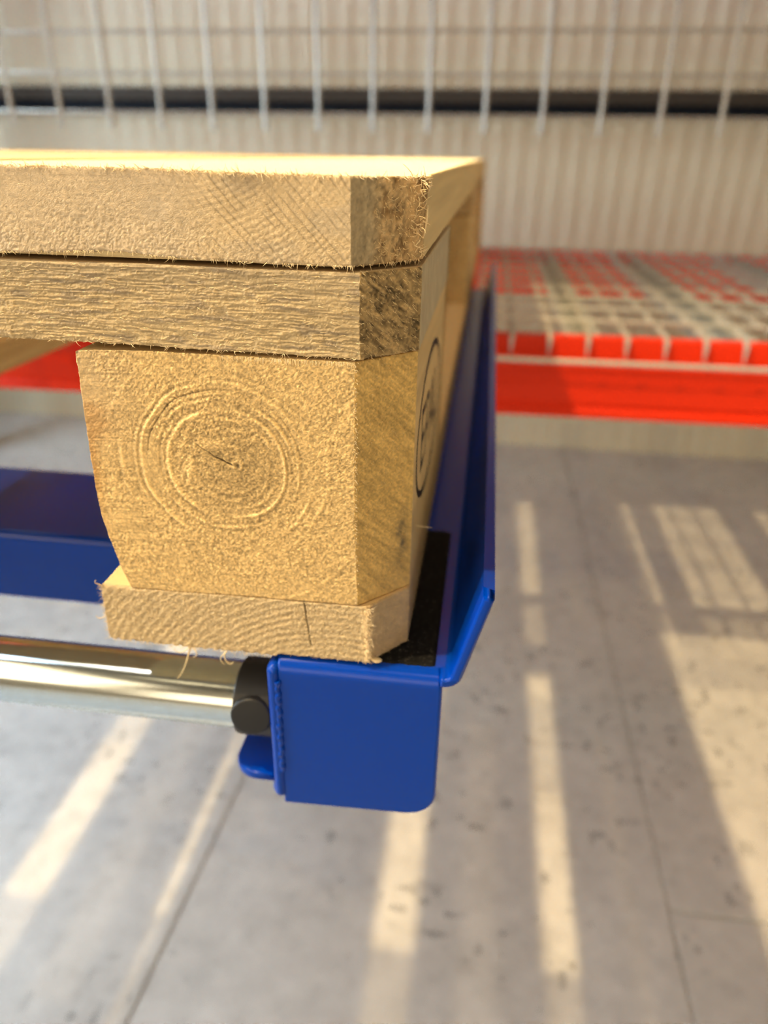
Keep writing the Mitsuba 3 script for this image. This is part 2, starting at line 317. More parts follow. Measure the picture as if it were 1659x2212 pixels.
# ------------------------------------------------------------------ pull-out frame (blue)
lab("pull_out_frame", "blue painted steel pull-out frame carrying the pallet, with a chrome bar across its front", "pull-out frame")
F_ = "pull_out_frame"
def side_profile():
    path = [(-43, -3), (13.5, -3)]
    a = np.linspace(0, math.radians(75.5), 8); R = 4.2
    path += [(13.5 + R * math.sin(t), -3 + R * (1 - math.cos(t))) for t in a[1:]]
    e = np.array(path[-1]); path.append(tuple(e + 31.3 * np.array([math.cos(math.radians(75.5)), math.sin(math.radians(75.5))])))
    c = np.array(LineString(path).buffer(1.85, cap_style=2, join_style=1, quad_segs=4).exterior.coords)[:-1]
    return c if Polygon(c).exterior.is_ccw else c[::-1]
def flange_profile():
    c = Polygon(side_profile()).intersection(Polygon([(12.2, -20), (60, -20), (60, 80), (12.2, 80)]))
    c = np.array(c.exterior.coords)[:-1]
    return c if Polygon(c).exterior.is_ccw else c[::-1]
RL = 758.0
bev = [(0, 1.1), (.3, .55), (1.1, 0)]
def plate_mesh():
    """front plate bent down from the shelf: rounded-rectangle sections swept along the bend"""
    R, t = 5.5, 3.7
    path = [(3.2, -2.85, 0.0)] ; yc, zc = 3.2 - 0, -2.85 - (R - t / 2)
    rr = R - t / 2
    for a in np.linspace(0, 90, 9)[1:]: path.append((3.2 - rr * math.sin(math.radians(a)), zc + rr * math.cos(math.radians(a)), a))
    y_, z_ = path[-1][0], path[-1][1]; z_end = -63.6
    for s in list(np.linspace(z_, -54.5, 10)[1:]) + list(np.linspace(-54.5, z_end, 14)[1:]) + [z_end - .5, z_end - .8]: path.append((y_, s, 90))
    secs = []
    for (y, z, a) in path:
        xl, xr = -41.5, 12.4 + (1.0 if a >= 90 else a / 90.)
        th, rc = t, 1.25
        if z < -54.5:
            u = min(max((-54.5 - z) / 9.1, 0), 1); xr -= 9.1 * (1 - math.sqrt(max(1 - u * u, 0)))
        if z < z_end - .1:
            k = .55 if z > z_end - .6 else 1.0
            th -= 2 * k; xl += k; xr -= k
        r = min(rc, th / 2.01)
        q = []
        for cx, cn, a0 in ((xr - r, th / 2 - r, 0), (xl + r, th / 2 - r, 90), (xl + r, -th / 2 + r, 180), (xr - r, -th / 2 + r, 270)):
            for b in np.radians(np.linspace(a0, a0 + 90, 5)): q.append((cx + r * math.cos(b), cn + r * math.sin(b)))
        q = np.array(q); n = np.array([-math.sin(math.radians(a)), math.cos(math.radians(a))])
        # outward normal of the sweep: up at the shelf, towards the viewer on the face
        sec = np.stack([q[:, 0], y + q[:, 1] * n[0], z + q[:, 1] * n[1]], 1)
        if z < -20: sec[:, 2] += (sec[:, 0] + 42) / 55 * 2.4 * min((-20 - z) / 30, 1) - 1.4 * min((-20 - z) / 40, 1)
        secs.append(sec)
    n = len(secs[0]); V = np.vstack(secs); i = np.arange(n); j = (i + 1) % n; F = []
    for k in range(len(secs) - 1):
        a, b = k * n, (k + 1) * n
        F += [np.stack([a + i, a + j, b + j], 1), np.stack([a + i, b + j, b + i], 1)]
    e = (len(secs) - 1) * n
    F += [np.stack([np.zeros(n - 2, int), i[2:], i[1:-1]], 1), e + np.stack([np.zeros(n - 2, int), i[1:-1], i[2:]], 1)]
    m = trimesh.Trimesh(V, np.vstack(F), process=False)
    if m.volume < 0: m.invert()
    return m
def mirror(m):
    m = m.copy(); m.vertices[:, 0] = -800 - m.vertices[:, 0]; m.invert(); return m
shelf = loft(side_profile(), [(3.0, 0), (RL - 1, 0), (RL, .8)], "y")
flg = loft(flange_profile(), [(-3 + t, i) for t, i in bev] + [(3.2, 0)], "y")
rail = cat(shelf, flg)
web_ring = []
for cy, cz, a0 in ((-1.2, -6.2, 90), (-1.0, -60.0, 180)):
    for a in np.radians(np.linspace(a0, a0 + 90, 6)): web_ring.append((cy + 3.2 * math.cos(a) + 1, cz + 3.2 * math.sin(a)))
web_ring += [(RL, -63.2), (RL, -3.0)]
webm = loft(np.array(web_ring), [(-45.0, 2.0), (-44.3, .7), (-43.3, .1), (-42.4, 0), (-41.4, .3), (-40.8, 1.2)], "x")
front = plate_mesh()
parts = [("side_rail", rail, "blue_paint", 35), ("front_plate", front, "blue_paint", 40), ("web", webm, "blue_paint", 40)]
# weld bead along the joint of web and plate
bp = []; br = []
for s in np.linspace(0, 1, 120):
    z = -9 - 40 * s
    bp.append((-41.2 + .25 * math.sin(s * 60), -2.6, z)); br.append(1.0 + .10 * math.sin(s * 95) + .10 * math.sin(s * 41 + 1))
bead = tube(bp, br, 10)
parts.append(("weld_bead", bead, "blue_paint", 60))
bulge = trimesh.creation.icosphere(3, 1.0); bulge.vertices = bulge.vertices * [2.6, 2.6, 4.2] + [-43.2, 0.2, -59.5]
tabr = [(-41.5, 3.2), (-41.5, 44), (-61, 44), (-63, 41)]
for a in np.radians(np.linspace(180, 270, 10)): tabr.append((-53.5 + 9.6 * math.cos(a), 13 + 9.8 * math.sin(a)))
tabr = np.array(tabr); tabr = tabr if Polygon(tabr).exterior.is_ccw else tabr[::-1]
tabm = cat(loft(tabr, [(-62.0, 1.0), (-61.7, .4), (-61.0, 0), (-59.2, 0), (-58.5, .3), (-58.2, 1.0)], "z"), bulge)
parts.append(("tab", tabm, "blue_paint", 35))
for nm, m, b, s in parts:
    for q in (m, mirror(m)): add(num(f"{F_}__{nm}"), q, b, smooth=s)
cm = [(97, -20)]
r = 4
ring = [(97 + r - r * math.cos(a), -20 - r + r * math.sin(a)) for a in np.linspace(0, math.pi / 2, 6)] + [(174 - r + r * math.sin(a), -20 - r + r * math.cos(a)) for a in np.linspace(0, math.pi / 2, 5)] + [(174, -57), (97, -57)]
ring = np.array(ring)[::-1]
add(f"{F_}__cross_member", loft(ring, [(-756, 0), (-44, 0)], "x"), "blue_paint", smooth=35)
for x0 in (-38, -796):
    add(num(f"{F_}__slide"), cat(rbox(x0, x0 + 32, 759, 1782, -61, -1.2, 2)), "galv")
# anti-slip pad
def pad(m=False):
    xs_, ys_ = np.arange(-40, 10.61, .5), np.arange(2.6, 97.1, .5)
    gx, gy = np.meshgrid(xs_, ys_, indexing="ij")
    gz = -.25 + .35 * nz(np.stack([gx * 1.6, gy * 1.6, gx * 0], -1), 3) - .35
    edge = np.minimum(np.minimum(gx + 40, 10.6 - gx), np.minimum(gy - 2.6, 97 - gy)); gz = np.where(edge < .2, -1.1, gz)
    gy = gy + (edge < .6) * (nz(np.stack([gx * .6, gy * .6, gx * 0 + 4], -1), 5) - .5) * .9
    V = np.stack([gx, gy, gz], -1).reshape(-1, 3); a, b = gx.shape
    i, j = np.meshgrid(np.arange(a - 1), np.arange(b - 1), indexing="ij"); q = (i * b + j).ravel()
    return trimesh.Trimesh(V, np.vstack([np.stack([q, q + b, q + b + 1], 1), np.stack([q, q + b + 1, q + 1], 1)]), process=False)
pm = pad()
for q in (pm, mirror(pm)): add(num(f"{F_}__anti_slip_pad"), q, "grit", smooth=True)
lab(f"{F_}__anti_slip_pad", "gritty black anti-slip pad"); lab(f"{F_}__anti_slip_pad_001", "gritty black anti-slip pad")
# chrome bar, black collars with caps
TY, TZ = 14.0, -30.8
add(f"{F_}__handle_bar", lathe([(0, 12.25), (684, 12.25)], (-742, TY, TZ), (1, 0, 0), 96), "chrome", smooth=40)
lab(f"{F_}__handle_bar", "shiny chrome tube")
col = lathe([(0, 12.35), (0, 13.3), (.35, 13.8), (1.1, 14.0), (13.2, 14.0), (13.9, 13.7), (14.2, 12.5)], (-59.4, TY, TZ), (1, 0, 0), 96)
bd = np.array([0.10, -1.0, 0.16]); bd /= np.linalg.norm(bd)
bc = np.array([-53.6, TY, TZ + .4]) + bd * 12.2
cap = lathe([(0, 7.2), (2.0, 7.2), (2.5, 6.9), (2.8, 6.3), (2.9, 1)], bc, bd, 48)
for q, c2 in ((col, cap), (mirror(col), mirror(cap))):
    k = num(f"{F_}__collar"); add(k, q, "black_plastic", smooth=35); lab(k, "black plastic collar")
    add(k + "__cap", c2, "black_plastic", smooth=35)

# ------------------------------------------------------------------ the pallet
lab("pallet", "new pale wooden pallet with cut-off corners and an oval stamp, standing on the blue frame", "pallet")
def dense_line(a, b, step, ): return np.linspace(a, b, max(2, int(round(abs(b - a) / step)) + 1))
def fine_board(xl, xfine, xr, c, cy, z0, z1, depth, step, zstep, shape, relief, colour, side_fine=24, edge_r=.5, seed=0):
    """A board or block with a cut front right corner: dense grid on the front, the cut and the start of the right side, coarse elsewhere.
    shape(x, z, p) warps the outline, relief(region, u, z, p) the displacement along the normal, colour(region, p, h) the vertex colours, with shade painted into the hollows by h."""
    ring, reg, uu = [], [], []
    def push(x, y, r, u): ring.append((x, y)); reg.append(r); uu.append(u)
    if xl < xfine - .5:
        for x in np.linspace(xl, xfine, 20)[:-1]: push(x, 0, 0, x)
    for x in dense_line(xfine, xr - c, step)[:-1]: push(x, 0, 0, x)
    L = math.hypot(c, cy)
    for t in dense_line(0, 1, step / L)[:-1]: push(xr - c + c * t, cy * t, 1, t * L)
    y = cy; g = step
    while y < depth: push(xr, y, 2, y); g = g * 1.0 if y < side_fine else min(g * 1.12, 25); y += g
    push(xr, depth, 2, depth)
    for x in np.linspace(xr, xl, 16)[1:-1]: push(x, depth, 3, x)
    push(xl, depth, 3, xl)
    gl = list(np.geomspace(step * 2, depth, 40))
    for yy in gl[::-1][1:]: push(xl, yy, 3, yy)
    ring, reg, uu = np.array(ring), np.array(reg), np.array(uu)
    n = len(ring)
    zc = (z1 - z0)
    ez = [0, .06, .15, .3, .5]
    zs = np.unique(np.round(np.concatenate([z0 + np.array(ez), np.arange(z0 + .5, z1 - .5, zstep), z1 - np.array(ez)]), 3))
    N = ring_normals(ring); N /= np.linalg.norm(N, axis=1, keepdims=True)
    m = len(zs)
    P = np.zeros((m, n, 3)); P[..., :2] = ring[None]; P[..., 2] = zs[:, None]
    R_ = np.broadcast_to(reg[None], (m, n)); U = np.broadcast_to(uu[None], (m, n))
    h = relief(R_, U, P)
    e = np.minimum(P[..., 2] - z0, z1 - P[..., 2]); er = edge_r * (.5 + 1.0 * nz(P * .8, seed + 11))
    inset = np.where(e < er, er * (1 - np.sqrt(np.clip(1 - (1 - e / er) ** 2, 0, 1))), 0)
    colr = colour(R_, U, P, h)
    fade = np.where(R_ == 3, 0, 1.0)
    Q = P.copy()
    Q[..., :2] += N[None] * (h * fade - inset)[..., None]
    Q = shape(P, Q)
    V = Q.reshape(-1, 3); C = colr.reshape(-1, 3)
    i = np.arange(n); j = (i + 1) % n; F = []
    for k in range(m - 1):
        a, b = k * n, (k + 1) * n
        F += [np.stack([a + i, a + j, b + j], 1), np.stack([a + i, b + j, b + i], 1)]
    out_v, out_c = [V], [C]; base = m * n
    for k, up in ((0, False), (m - 1, True)):
        c2 = tri_cap(np.ascontiguousarray(Q[k, :, :2]))
        F.append((c2 if up else c2[:, ::-1]) + base); out_v.append(Q[k]); out_c.append(colour(np.full((1, n), 4), uu[None], Q[k][None], np.zeros((1, n)))[0]); base += n
    return (np.vstack(out_v), np.vstack(F)), np.clip(np.vstack(out_c), 0, 1)
def put_fine(key, res):
    (v, f), c = res
    scene[key] = ply((OUT(v), f), "wood_vc", smooth=True, color=c)
def interp(tab):
    t = np.array(tab, float); return lambda x: np.interp(x, t[:, 0], t[:, 1])
def q3(x, y, z): return np.stack([x, y, z], -1)
def rot(x, z, deg):
    a = math.radians(deg); return x * math.cos(a) + z * math.sin(a), -x * math.sin(a) + z * math.cos(a)
def sp(x, z, f, s):            # speckle in -1..1
    return 2 * nz(q3(x * f, z * f, x * 0 + .5), s) - 1
def ridge(v): return 1 - np.abs(2 * v - 1)
W0 = np.array([.585, .395, .165])      # fresh sawn spruce, end grain
def shade(col, k): return np.asarray(col) * k[..., None]
def lerp(a, b, t): return np.asarray(a) * (1 - t[..., None]) + np.asarray(b) * t[..., None]

# --- corner block with the pith in its end grain
PX, PZ = -49.6, 65.9
def blk_polar(P):
    x, z = P[..., 0], P[..., 2]
    wx, wz = x + .9 * sp(x, z, .12, 21), z + .9 * sp(x, z, .12, 22)
    r0 = np.hypot(wx - PX, wz - PZ)
    s = np.clip(r0 / 17, 0, 1.3)
    cx = PX - 2.9 * s
    return np.hypot(wx - cx, (wz - PZ)), np.arctan2(z - PZ, x - cx), r0
RINGS = [(6.0, .5, .08), (8.8, .6, .10), (11.4, .5, .08), (14.0, .45, .08), (17.0, .5, .26), (18.3, .4, .16), (20.2, .45, .22), (21.6, .4, .10), (24.8, .5, .22), (26.6, .45, .12), (31, .6, .10), (36, .6, .08), (41, .6, .07), (46, .6, .06)]
CRACK = np.array([(-61.5, 72.6), (-59.6, 71.0), (-57.6, 69.9), (-56.2, 68.6), (-54.8, 68.2), (-52.5, 67.0), (-50.4, 66.2), (-49.4, 65.2)])
def crack_d(P):
    d = np.full(P.shape[:2], 9e9); p = P[..., [0, 2]]
    for a, b in zip(CRACK[:-1], CRACK[1:]):
        ab = b - a; t = np.clip(((p - a) @ ab) / (ab @ ab), 0, 1); d = np.minimum(d, np.linalg.norm(p - a - t[..., None] * ab, axis=-1))
    return d
def blk_relief(Rg, U, P):
    x, z = P[..., 0], P[..., 2]
    rr, th, r0 = blk_polar(P)
    h = np.zeros_like(x)
    ring_ = np.zeros_like(x)
    for k, (R0, w, a) in enumerate(RINGS):
        md = np.clip(3.2 * nz(q3(np.cos(th) * 1.5 + k * 7.3, np.sin(th) * 1.5, th * 0 + k * 1.7), 31) - 1.35, 0, 1.1)
        ring_ += a * md * np.exp(-((rr - R0) / w) ** 2) - .55 * a * md * np.exp(-((rr - R0 - 1.1) / w) ** 2)
    ring_ -= .22 * np.exp(-((rr - 22.9) / .22) ** 2) * (np.sin(th) > .15) * nz(q3(th * 2, th * 0, th * 0), 8)
    rough = np.clip(.55 + .9 * (nf(q3(x * .06, z * .06, x * 0), 3, 5) - .3), .35, 1.25)
    rough *= np.where(z < 30, .45 + .55 * np.clip((z - 22) / 10, 0, 1), 1)
    smoothpatch = np.clip((nz(q3(x * .12, z * .09, x * 0 + 3), 9) - .62) * 8, 0, 1) * (x < -68)
    rough = rough * (1 - .75 * smoothpatch)
    s1, s2 = sp(x, z, 1.55, 1), sp(x, z, 2.9, 2)
    spk = rough * (.17 * s1 + .14 * s2)
    ln = np.clip((-70 - x) / 14, 0, 1)
    kerf = ln * (.10 * (ridge(nz(q3(x * .05, z * 1.1, x * 0), 12)) - .6) + .05 * sp(x * .1, z, 2.6, 14))
    topc = np.clip((z - 97.6) / 1.5, 0, 1)
    fr = ring_ + spk + kerf - .55 * np.exp(-(crack_d(P) / .16) ** 2) * np.clip(2.6 * nz(q3(x * .42 + 2.1, z * .42, x * 0), 19) - .8, 0, 1) - .32 * np.exp(-(r0 / .55) ** 2) * (.5 + nz(q3(x * 1.5, z * 1.5, x * 0), 77)) + .22 * np.exp(-((r0 - 1.3) / .6) ** 2) * nz(q3(th * 1.2, th * 0, th * 0), 78)
    fr += .42 * np.exp(-(((x + 64.0) / 1.1) ** 2 + ((z - 62.5) / 3.6) ** 2)) * (.6 + .6 * s1) + .22 * np.exp(-(((x + 57) / 3.5) ** 2 + ((z - 72.2) / 1.6) ** 2))
    fr -= topc * .25 * np.clip(nz(q3(x * 2.4, x * 0, x * 0), 41) * 1.6 - .3, 0, 1)
    a, b = rot(U, z, -42)
    ch = .24 * (nz(q3(a * .35, b * 1.9, a * 0), 17) - .5) + .15 * sp(U, z, 2.2, 18) + .05 * sp(U, z, 4.0, 20)
    sd = .10 * (nf(q3(U * .08, z * .7, z * 0), 3, 23) - .5)
    return np.where(Rg == 0, fr, np.where(Rg == 1, ch, sd))
def blk_col(Rg, U, P, h):
    x, z = P[..., 0], P[..., 2]
    rr, th, r0 = blk_polar(P)
    t = 1.04 - .30 * np.exp(-(r0 / 16) ** 2) - .06 * np.exp(-((r0 - 8) / 7) ** 2) + .10 * (nf(q3(x * .05, z * .05, x * 0 + 2), 3, 51) - .5)
    for R0, w, a in RINGS: t += .22 * a * np.exp(-((rr - R0) / .6) ** 2) - .12 * a * np.exp(-((rr - R0 - 1.3) / .7) ** 2)
    t = t + .36 * sp(x, z, 1.55, 1) + .40 * sp(x, z, 2.9, 2) + .06 * sp(x, z, .7, 6)
    c = shade(W0, t)
    st = np.exp(-(((x + 93) / 5) ** 2 + ((z - 78) / 5) ** 2)) + .7 * np.exp(-(((x + 95) / 3) ** 2 + ((z - 66) / 16) ** 2))
    c = lerp(c, np.array([.47, .235, .06]), np.clip(st * (.75 + .9 * nz(q3(x * .15, z * .9, x * 0), 53)), 0, .75))
    gw = np.clip((x + 72) / -18, 0, 1) * np.clip((z - 60) / 30, 0, 1) * .45
    c = lerp(c, np.array([.50, .37, .22]), gw)
    c = c * (1 - .7 * np.exp(-(crack_d(P) / .16) ** 2) * np.clip(2.6 * nz(q3(x * .42 + 2.1, z * .42, x * 0), 19) - .8, 0, 1) - .35 * np.exp(-(np.hypot(x - PX, z - PZ + .5) / .9) ** 2))[..., None]
    c = c * (1 + np.clip(h, -.28, .2) * 2.3)[..., None]  # relief shade put into the colour: hollows darker, ridges lighter
    a, b = rot(U, z, -42)
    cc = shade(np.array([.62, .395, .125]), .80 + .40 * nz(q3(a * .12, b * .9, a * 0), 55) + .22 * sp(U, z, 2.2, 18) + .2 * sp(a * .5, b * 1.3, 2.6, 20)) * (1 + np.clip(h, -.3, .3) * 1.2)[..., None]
    dk = np.clip(np.exp(-(((U - 17.5) / 2.6) ** 2 + ((z - 40) / 9) ** 2)) * 1.3 * nf(q3(U * .5, z * .5, z * 0), 3, 57), 0, 1)
    cc = lerp(cc, np.array([.10, .085, .06]), dk)
    yy = np.where(Rg == 2, U, 0)
    cs = shade(np.array([.62, .43, .19]), .84 + .3 * nf(q3(yy * .012, z * .35, z * 0), 3, 59))
    cs = lerp(cs, np.array([.16, .13, .09]), np.clip((nz(q3(yy * .15, z * .15, z * 0 + 9), 61) - .55) * 2.2, 0, .8) * np.exp(-(((yy - 16) / 7) ** 2 + ((z - 36) / 9) ** 2)))
    ct = np.broadcast_to(np.array([.66, .47, .22]), c.shape)
    return np.where((Rg == 0)[..., None], c, np.where((Rg == 1)[..., None], cc, np.where((Rg == 2)[..., None], cs, ct)))
bl_left = interp([(20.9, -88.7), (27.5, -90.8), (35.9, -92.7), (47, -94.9), (59.6, -95.1), (73.6, -94.9), (85.5, -94.5), (98.8, -94.1)])
bl_bot = interp([(-89, 20.9), (-70, 21.2), (-55, 21.6), (-16, 21.9), (0, 21.9)])
bl_top = interp([(-95, 97.6), (-88, 98.3), (-75, 98.7), (-15, 98.6), (0, 98.9)])
def blk_shape(P, Q):
    x, y, z = Q[..., 0].copy(), Q[..., 1], Q[..., 2]
    k = (x - .3) / (-94.3 - .3)
    fl = np.clip(1 - y / 60, 0, 1)
    tz = (z - 21.5) / 77.1
    zz = bl_bot(x) + tz * (bl_top(x) - bl_bot(x))
    wob = .25 * (nz(q3(z * .5, z * 0, z * 0), 71) - .5)
    Q[..., 0] = x + k * (bl_left(z) - -94.3) + np.clip(k, 0, 1) ** 8 * wob
    Q[..., 2] = zz
    return Q
put_fine("pallet__block", fine_board(-94.3, -94.3, .1, 15.4, 15.0, 21.5, 98.6, 145, .21, .21, blk_shape, blk_relief, blk_col, edge_r=.35))

# --- top board
def top_relief(Rg, U, P):
    x, z = P[..., 0], P[..., 2]
    big = nf(q3(x * .12, z * .12, x * 0), 3, 101) - .5
    fz = np.clip((.5 - (z - 122.5) / 22) * 1.6 + .55 + big, .15, 1.2)
    s = sp(x, z, 1.3, 103) * .12 + sp(x, z, 2.6, 104) * .11
    hatch = np.clip((x + 62) / 12, 0, 1)
    a, _ = rot(x, z, 42); v = (a + .8 * sp(x, z, .11, 115) + .3 * sp(x, z, .35, 105)) / 2.05; ln = np.exp(-((v - np.round(v)) * 2.05 / .17) ** 2)
    rr = np.hypot(x + 62, z - 178) + .5 * sp(x, z, .25, 106)
    ar = ridge((rr / 1.55) % 1.0)
    an = np.clip(1.7 * nz(q3(x * .25, z * .25, x * 0 + 8), 107) - .4, 0, 1)
    fr = .12 * big + fz * s * (1 - .35 * hatch) + hatch * (-.11 * ln * np.clip(1.6 * nz(q3(x * .3, z * .3, x * 0), 108) - .1, 0.15, 1) + .065 * an * (ar - .5)) + (1 - hatch) * .05 * (ridge(nz(q3(x * .08, z * 1.3, x * 0), 109)) - .5)
    c2 = .50 * (nf(q3(U * .9, z * .7, z * 0), 3, 111) - .5) * (.3 + np.clip(U / 10, 0, 1)) + .10 * sp(U, z, 2.4, 112)
    sd = .08 * (nf(q3(U * .05, z * .6, z * 0), 3, 113) - .5)
    return np.where(Rg == 0, fr, np.where(Rg == 1, c2, sd))
def top_col(Rg, U, P, h):
    x, z = P[..., 0], P[..., 2]
    hatch = np.clip((x + 62) / 14, 0, 1)
    c = lerp(np.array([.555, .425, .265]), np.array([.61, .45, .25]), hatch)
    c = shade(c, .0 + 1 + .22 * (nf(q3(x * .07, z * .1, x * 0), 3, 121) - .5))
    gp = np.clip((nz(q3(x * .09, z * .12, x * 0 + 2), 123) - .66) * 3, 0, .3)[..., None] * np.ones(3)
    c = c * (1 - gp) + np.array([.47, .385, .275]) * gp
    a, _ = rot(x, z, 42); v = (a + .8 * sp(x, z, .11, 115) + .3 * sp(x, z, .35, 105)) / 2.05; ln = np.exp(-((v - np.round(v)) * 2.05 / .17) ** 2)
    rr = np.hypot(x + 62, z - 178) + .5 * sp(x, z, .25, 106); ar = ridge((rr / 1.55) % 1.0)
    c = c * (1 - hatch * (.26 * ln * np.clip(1.6 * nz(q3(x * .3, z * .3, x * 0), 108) - .1, .15, 1) + .10 * (1 - ar)))[..., None] * (1 + np.clip(h, -.3, .3) * .8)[..., None]  # end-grain hollows darkened in the colour, as shade would
    c = c * (1 + .18 * sp(x, z, 1.3, 103) + .2 * sp(x, z, 2.6, 104))[..., None]
    dkp = np.exp(-(((x + 41) / 5) ** 2 + ((z - 142) / 3) ** 2)); c = lerp(c, np.array([.33, .24, .14]), np.clip(dkp * .6, 0, .6))
    t = np.clip((U - 6) / 5, 0, 1)
    cc = lerp(np.array([.40, .30, .165]), np.array([.50, .33, .15]), t)
    bl = np.clip((nf(q3(U * .5, z * .28, z * 0), 3, 125) - .5) * 4, 0, 1) * t
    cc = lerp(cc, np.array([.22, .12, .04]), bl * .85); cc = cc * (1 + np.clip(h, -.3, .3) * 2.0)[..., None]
    cs = shade(np.array([.66, .48, .22]), .86 + .26 * nf(q3(U * .01, z * .3, z * 0), 3, 127))
    y = P[..., 1]
    ct = shade(np.array([.74, .57, .30]), .86 + .26 * nf(q3(x * .22, y * .012, x * 0), 3, 129))
    return np.where((Rg == 0)[..., None], c, np.where((Rg == 1)[..., None], cc, np.where((Rg == 2)[..., None], cs, ct)))
tp_bot = interp([(-145, 123.0), (-110, 123.3), (-100, 123.4), (-88, 124.0), (-77, 124.3), (-70, 123.7), (-57, 123.0), (-35, 122.6), (-15, 122.6), (0, 122.9)])
tp_top = interp([(-145, 144.2), (-66, 144.2), (-49, 143.7), (-22, 143.5), (-11, 143.2), (0, 143.1)])
def top_shape(P, Q):
    x, y, z = Q[..., 0], Q[..., 1], Q[..., 2]
    f = np.clip(1 - y / 300, 0, 1)
    lo, hi = 122.6 + f * (tp_bot(x) - 122.6), 144 + f * (tp_top(x) - 144)
    lo = lo + f * .35 * (nz(q3(x * .7, x * 0, x * 0), 131) - .5)
    Q[..., 2] = lo + (z - 122.6) / 21.4 * (hi - lo)
    Q[..., 0] = x + np.where(y < 30, (z - 122) / 22 * 1.0 * (x > -3), 0)
    return Q
put_fine("pallet__deck_board", fine_board(-145, -113, .2, 16.4, 16.5, 122.6, 144, 1200, .21, .21, top_shape, top_relief, top_col, edge_r=.7, side_fine=34))

# --- cross board (stringer) under the deck
def str_relief(Rg, U, P):
    x, z = P[..., 0], P[..., 2]
    wz = z + .5 * sp(x, z, .12, 201)
    n1 = ridge(nz(q3(x * .13 + .5 * sp(x, z, .8, 208), wz * 1.25, x * 0), 203)); n2 = nz(q3(x * .45, wz * 2.4, x * 0), 204); n3 = sp(x, wz, 2.6, 205)
    torn = np.clip(nz(q3(x * .30, wz * .85, x * 0 + 3), 206) * 2.2 - 1.0, 0, 1)
    saw = (x * .9 + z * .15) * .55; step = (saw % 1.0)
    fr = .25 * (n1 ** 4 - .3) + .20 * (n2 - .5) + .08 * n3 + .18 * torn * (.5 + .5 * n3) + .035 * (step - .5)
    fr *= .75 + .5 * nz(q3(x * .05, z * .08, x * 0), 207)
    a, b = rot(U, z, -35)
    ch = .5 * (nz(q3(a * .32, b * 1.25, a * 0), 211) - .5) + .26 * sp(U, z, 1.9, 212) + .06 * sp(U, z, 3.6, 213)
    sd = .12 * (nf(q3(U * .4, z * .4, z * 0), 3, 214) - .5)
    return np.where(Rg == 0, fr, np.where(Rg == 1, ch, sd))
def str_col(Rg, U, P, h):
    x, z = P[..., 0], P[..., 2]
    wz = z + .5 * sp(x, z, .12, 201)
    c = shade(np.array([.47, .345, .18]), .98 + .3 * (nf(q3(x * .04, z * .25, x * 0), 3, 221) - .5))
    c = lerp(c, np.array([.33, .255, .16]), np.clip((z - 112) / 9, 0, 1) * .45)  # darker towards the top edge, under the deck board
    gr = np.clip((nz(q3(x * .14, wz * .9, x * 0), 223) - .62) * 5, 0, 1)
    c = lerp(c, np.array([.22, .17, .12]), gr * .55)
    c = c * (1 + np.clip(h, -.35, .35) * 1.3 + .10 * sp(x, wz, 2.6, 205))[..., None]  # shade between the torn ridges put into the colour
    a, b = rot(U, z, -35)
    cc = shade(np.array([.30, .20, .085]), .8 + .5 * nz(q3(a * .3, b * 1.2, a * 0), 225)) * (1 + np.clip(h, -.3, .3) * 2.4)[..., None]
    cs = shade(np.array([.50, .40, .235]), .84 + .3 * nf(q3(U * .2, z * .2, z * 0), 3, 227))
    ct = np.broadcast_to(np.array([.45, .33, .18]), c.shape)
    return np.where((Rg == 0)[..., None], c, np.where((Rg == 1)[..., None], cc, np.where((Rg == 2)[..., None], cs, ct)))
st_top = interp([(-800, 122.2), (-400, 122.0), (-115, 121.1), (-91, 121.3), (-72, 121.6), (-47, 121.3), (-14, 121.3), (0, 121.4)])
st_bot = interp([(-800, 100), (-110, 100.3), (-75, 100.3), (-62, 99.9), (-36, 99.7), (-15, 99.3), (0, 99.3)])
def str_shape(P, Q):
    x, y, z = Q[..., 0], Q[..., 1], Q[..., 2]
    lo = st_bot(x) + .3 * (nz(q3(x * .5, x * 0, x * 0), 231) - .5); hi = st_top(x)
    Q[..., 2] = lo + (z - 100) / 22 * (hi - lo)
    return Q
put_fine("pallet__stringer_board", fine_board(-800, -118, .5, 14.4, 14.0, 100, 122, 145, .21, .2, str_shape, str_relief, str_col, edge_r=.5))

# --- base board
def bas_relief(Rg, U, P):
    x, z = P[..., 0], P[..., 2]
    r1 = np.hypot(x + 22, (z + 30) * 1.15) + 1.0 * sp(x, z, .14, 301) + .35 * sp(x, z, .5, 302)
    w = ridge((r1 / 2.75) % 1.0)
    s = .19 * sp(x, z, 1.35, 303) + .14 * sp(x, z, 2.7, 304)
    fr = .15 * (w ** 1.5 - .4) * np.clip(.5 + nz(q3(x * .1, z * .15, x * 0), 305), .5, 1.2) + s
    fr -= .5 * np.exp(-((x + 30.5 + .12 * (z - 11) + .4 * sp(x * 0, z, .5, 306)) / .16) ** 2) * (z > 5)
    ch = .20 * (nf(q3(U * .7, z * .7, z * 0), 3, 311) - .5) + .14 * sp(U, z, 1.7, 312) + .06 * sp(U, z, 3.4, 313)
    sd = .12 * (nf(q3(U * .2, z * .5, z * 0), 3, 314) - .5)
    return np.where(Rg == 0, fr, np.where(Rg == 1, ch, sd))
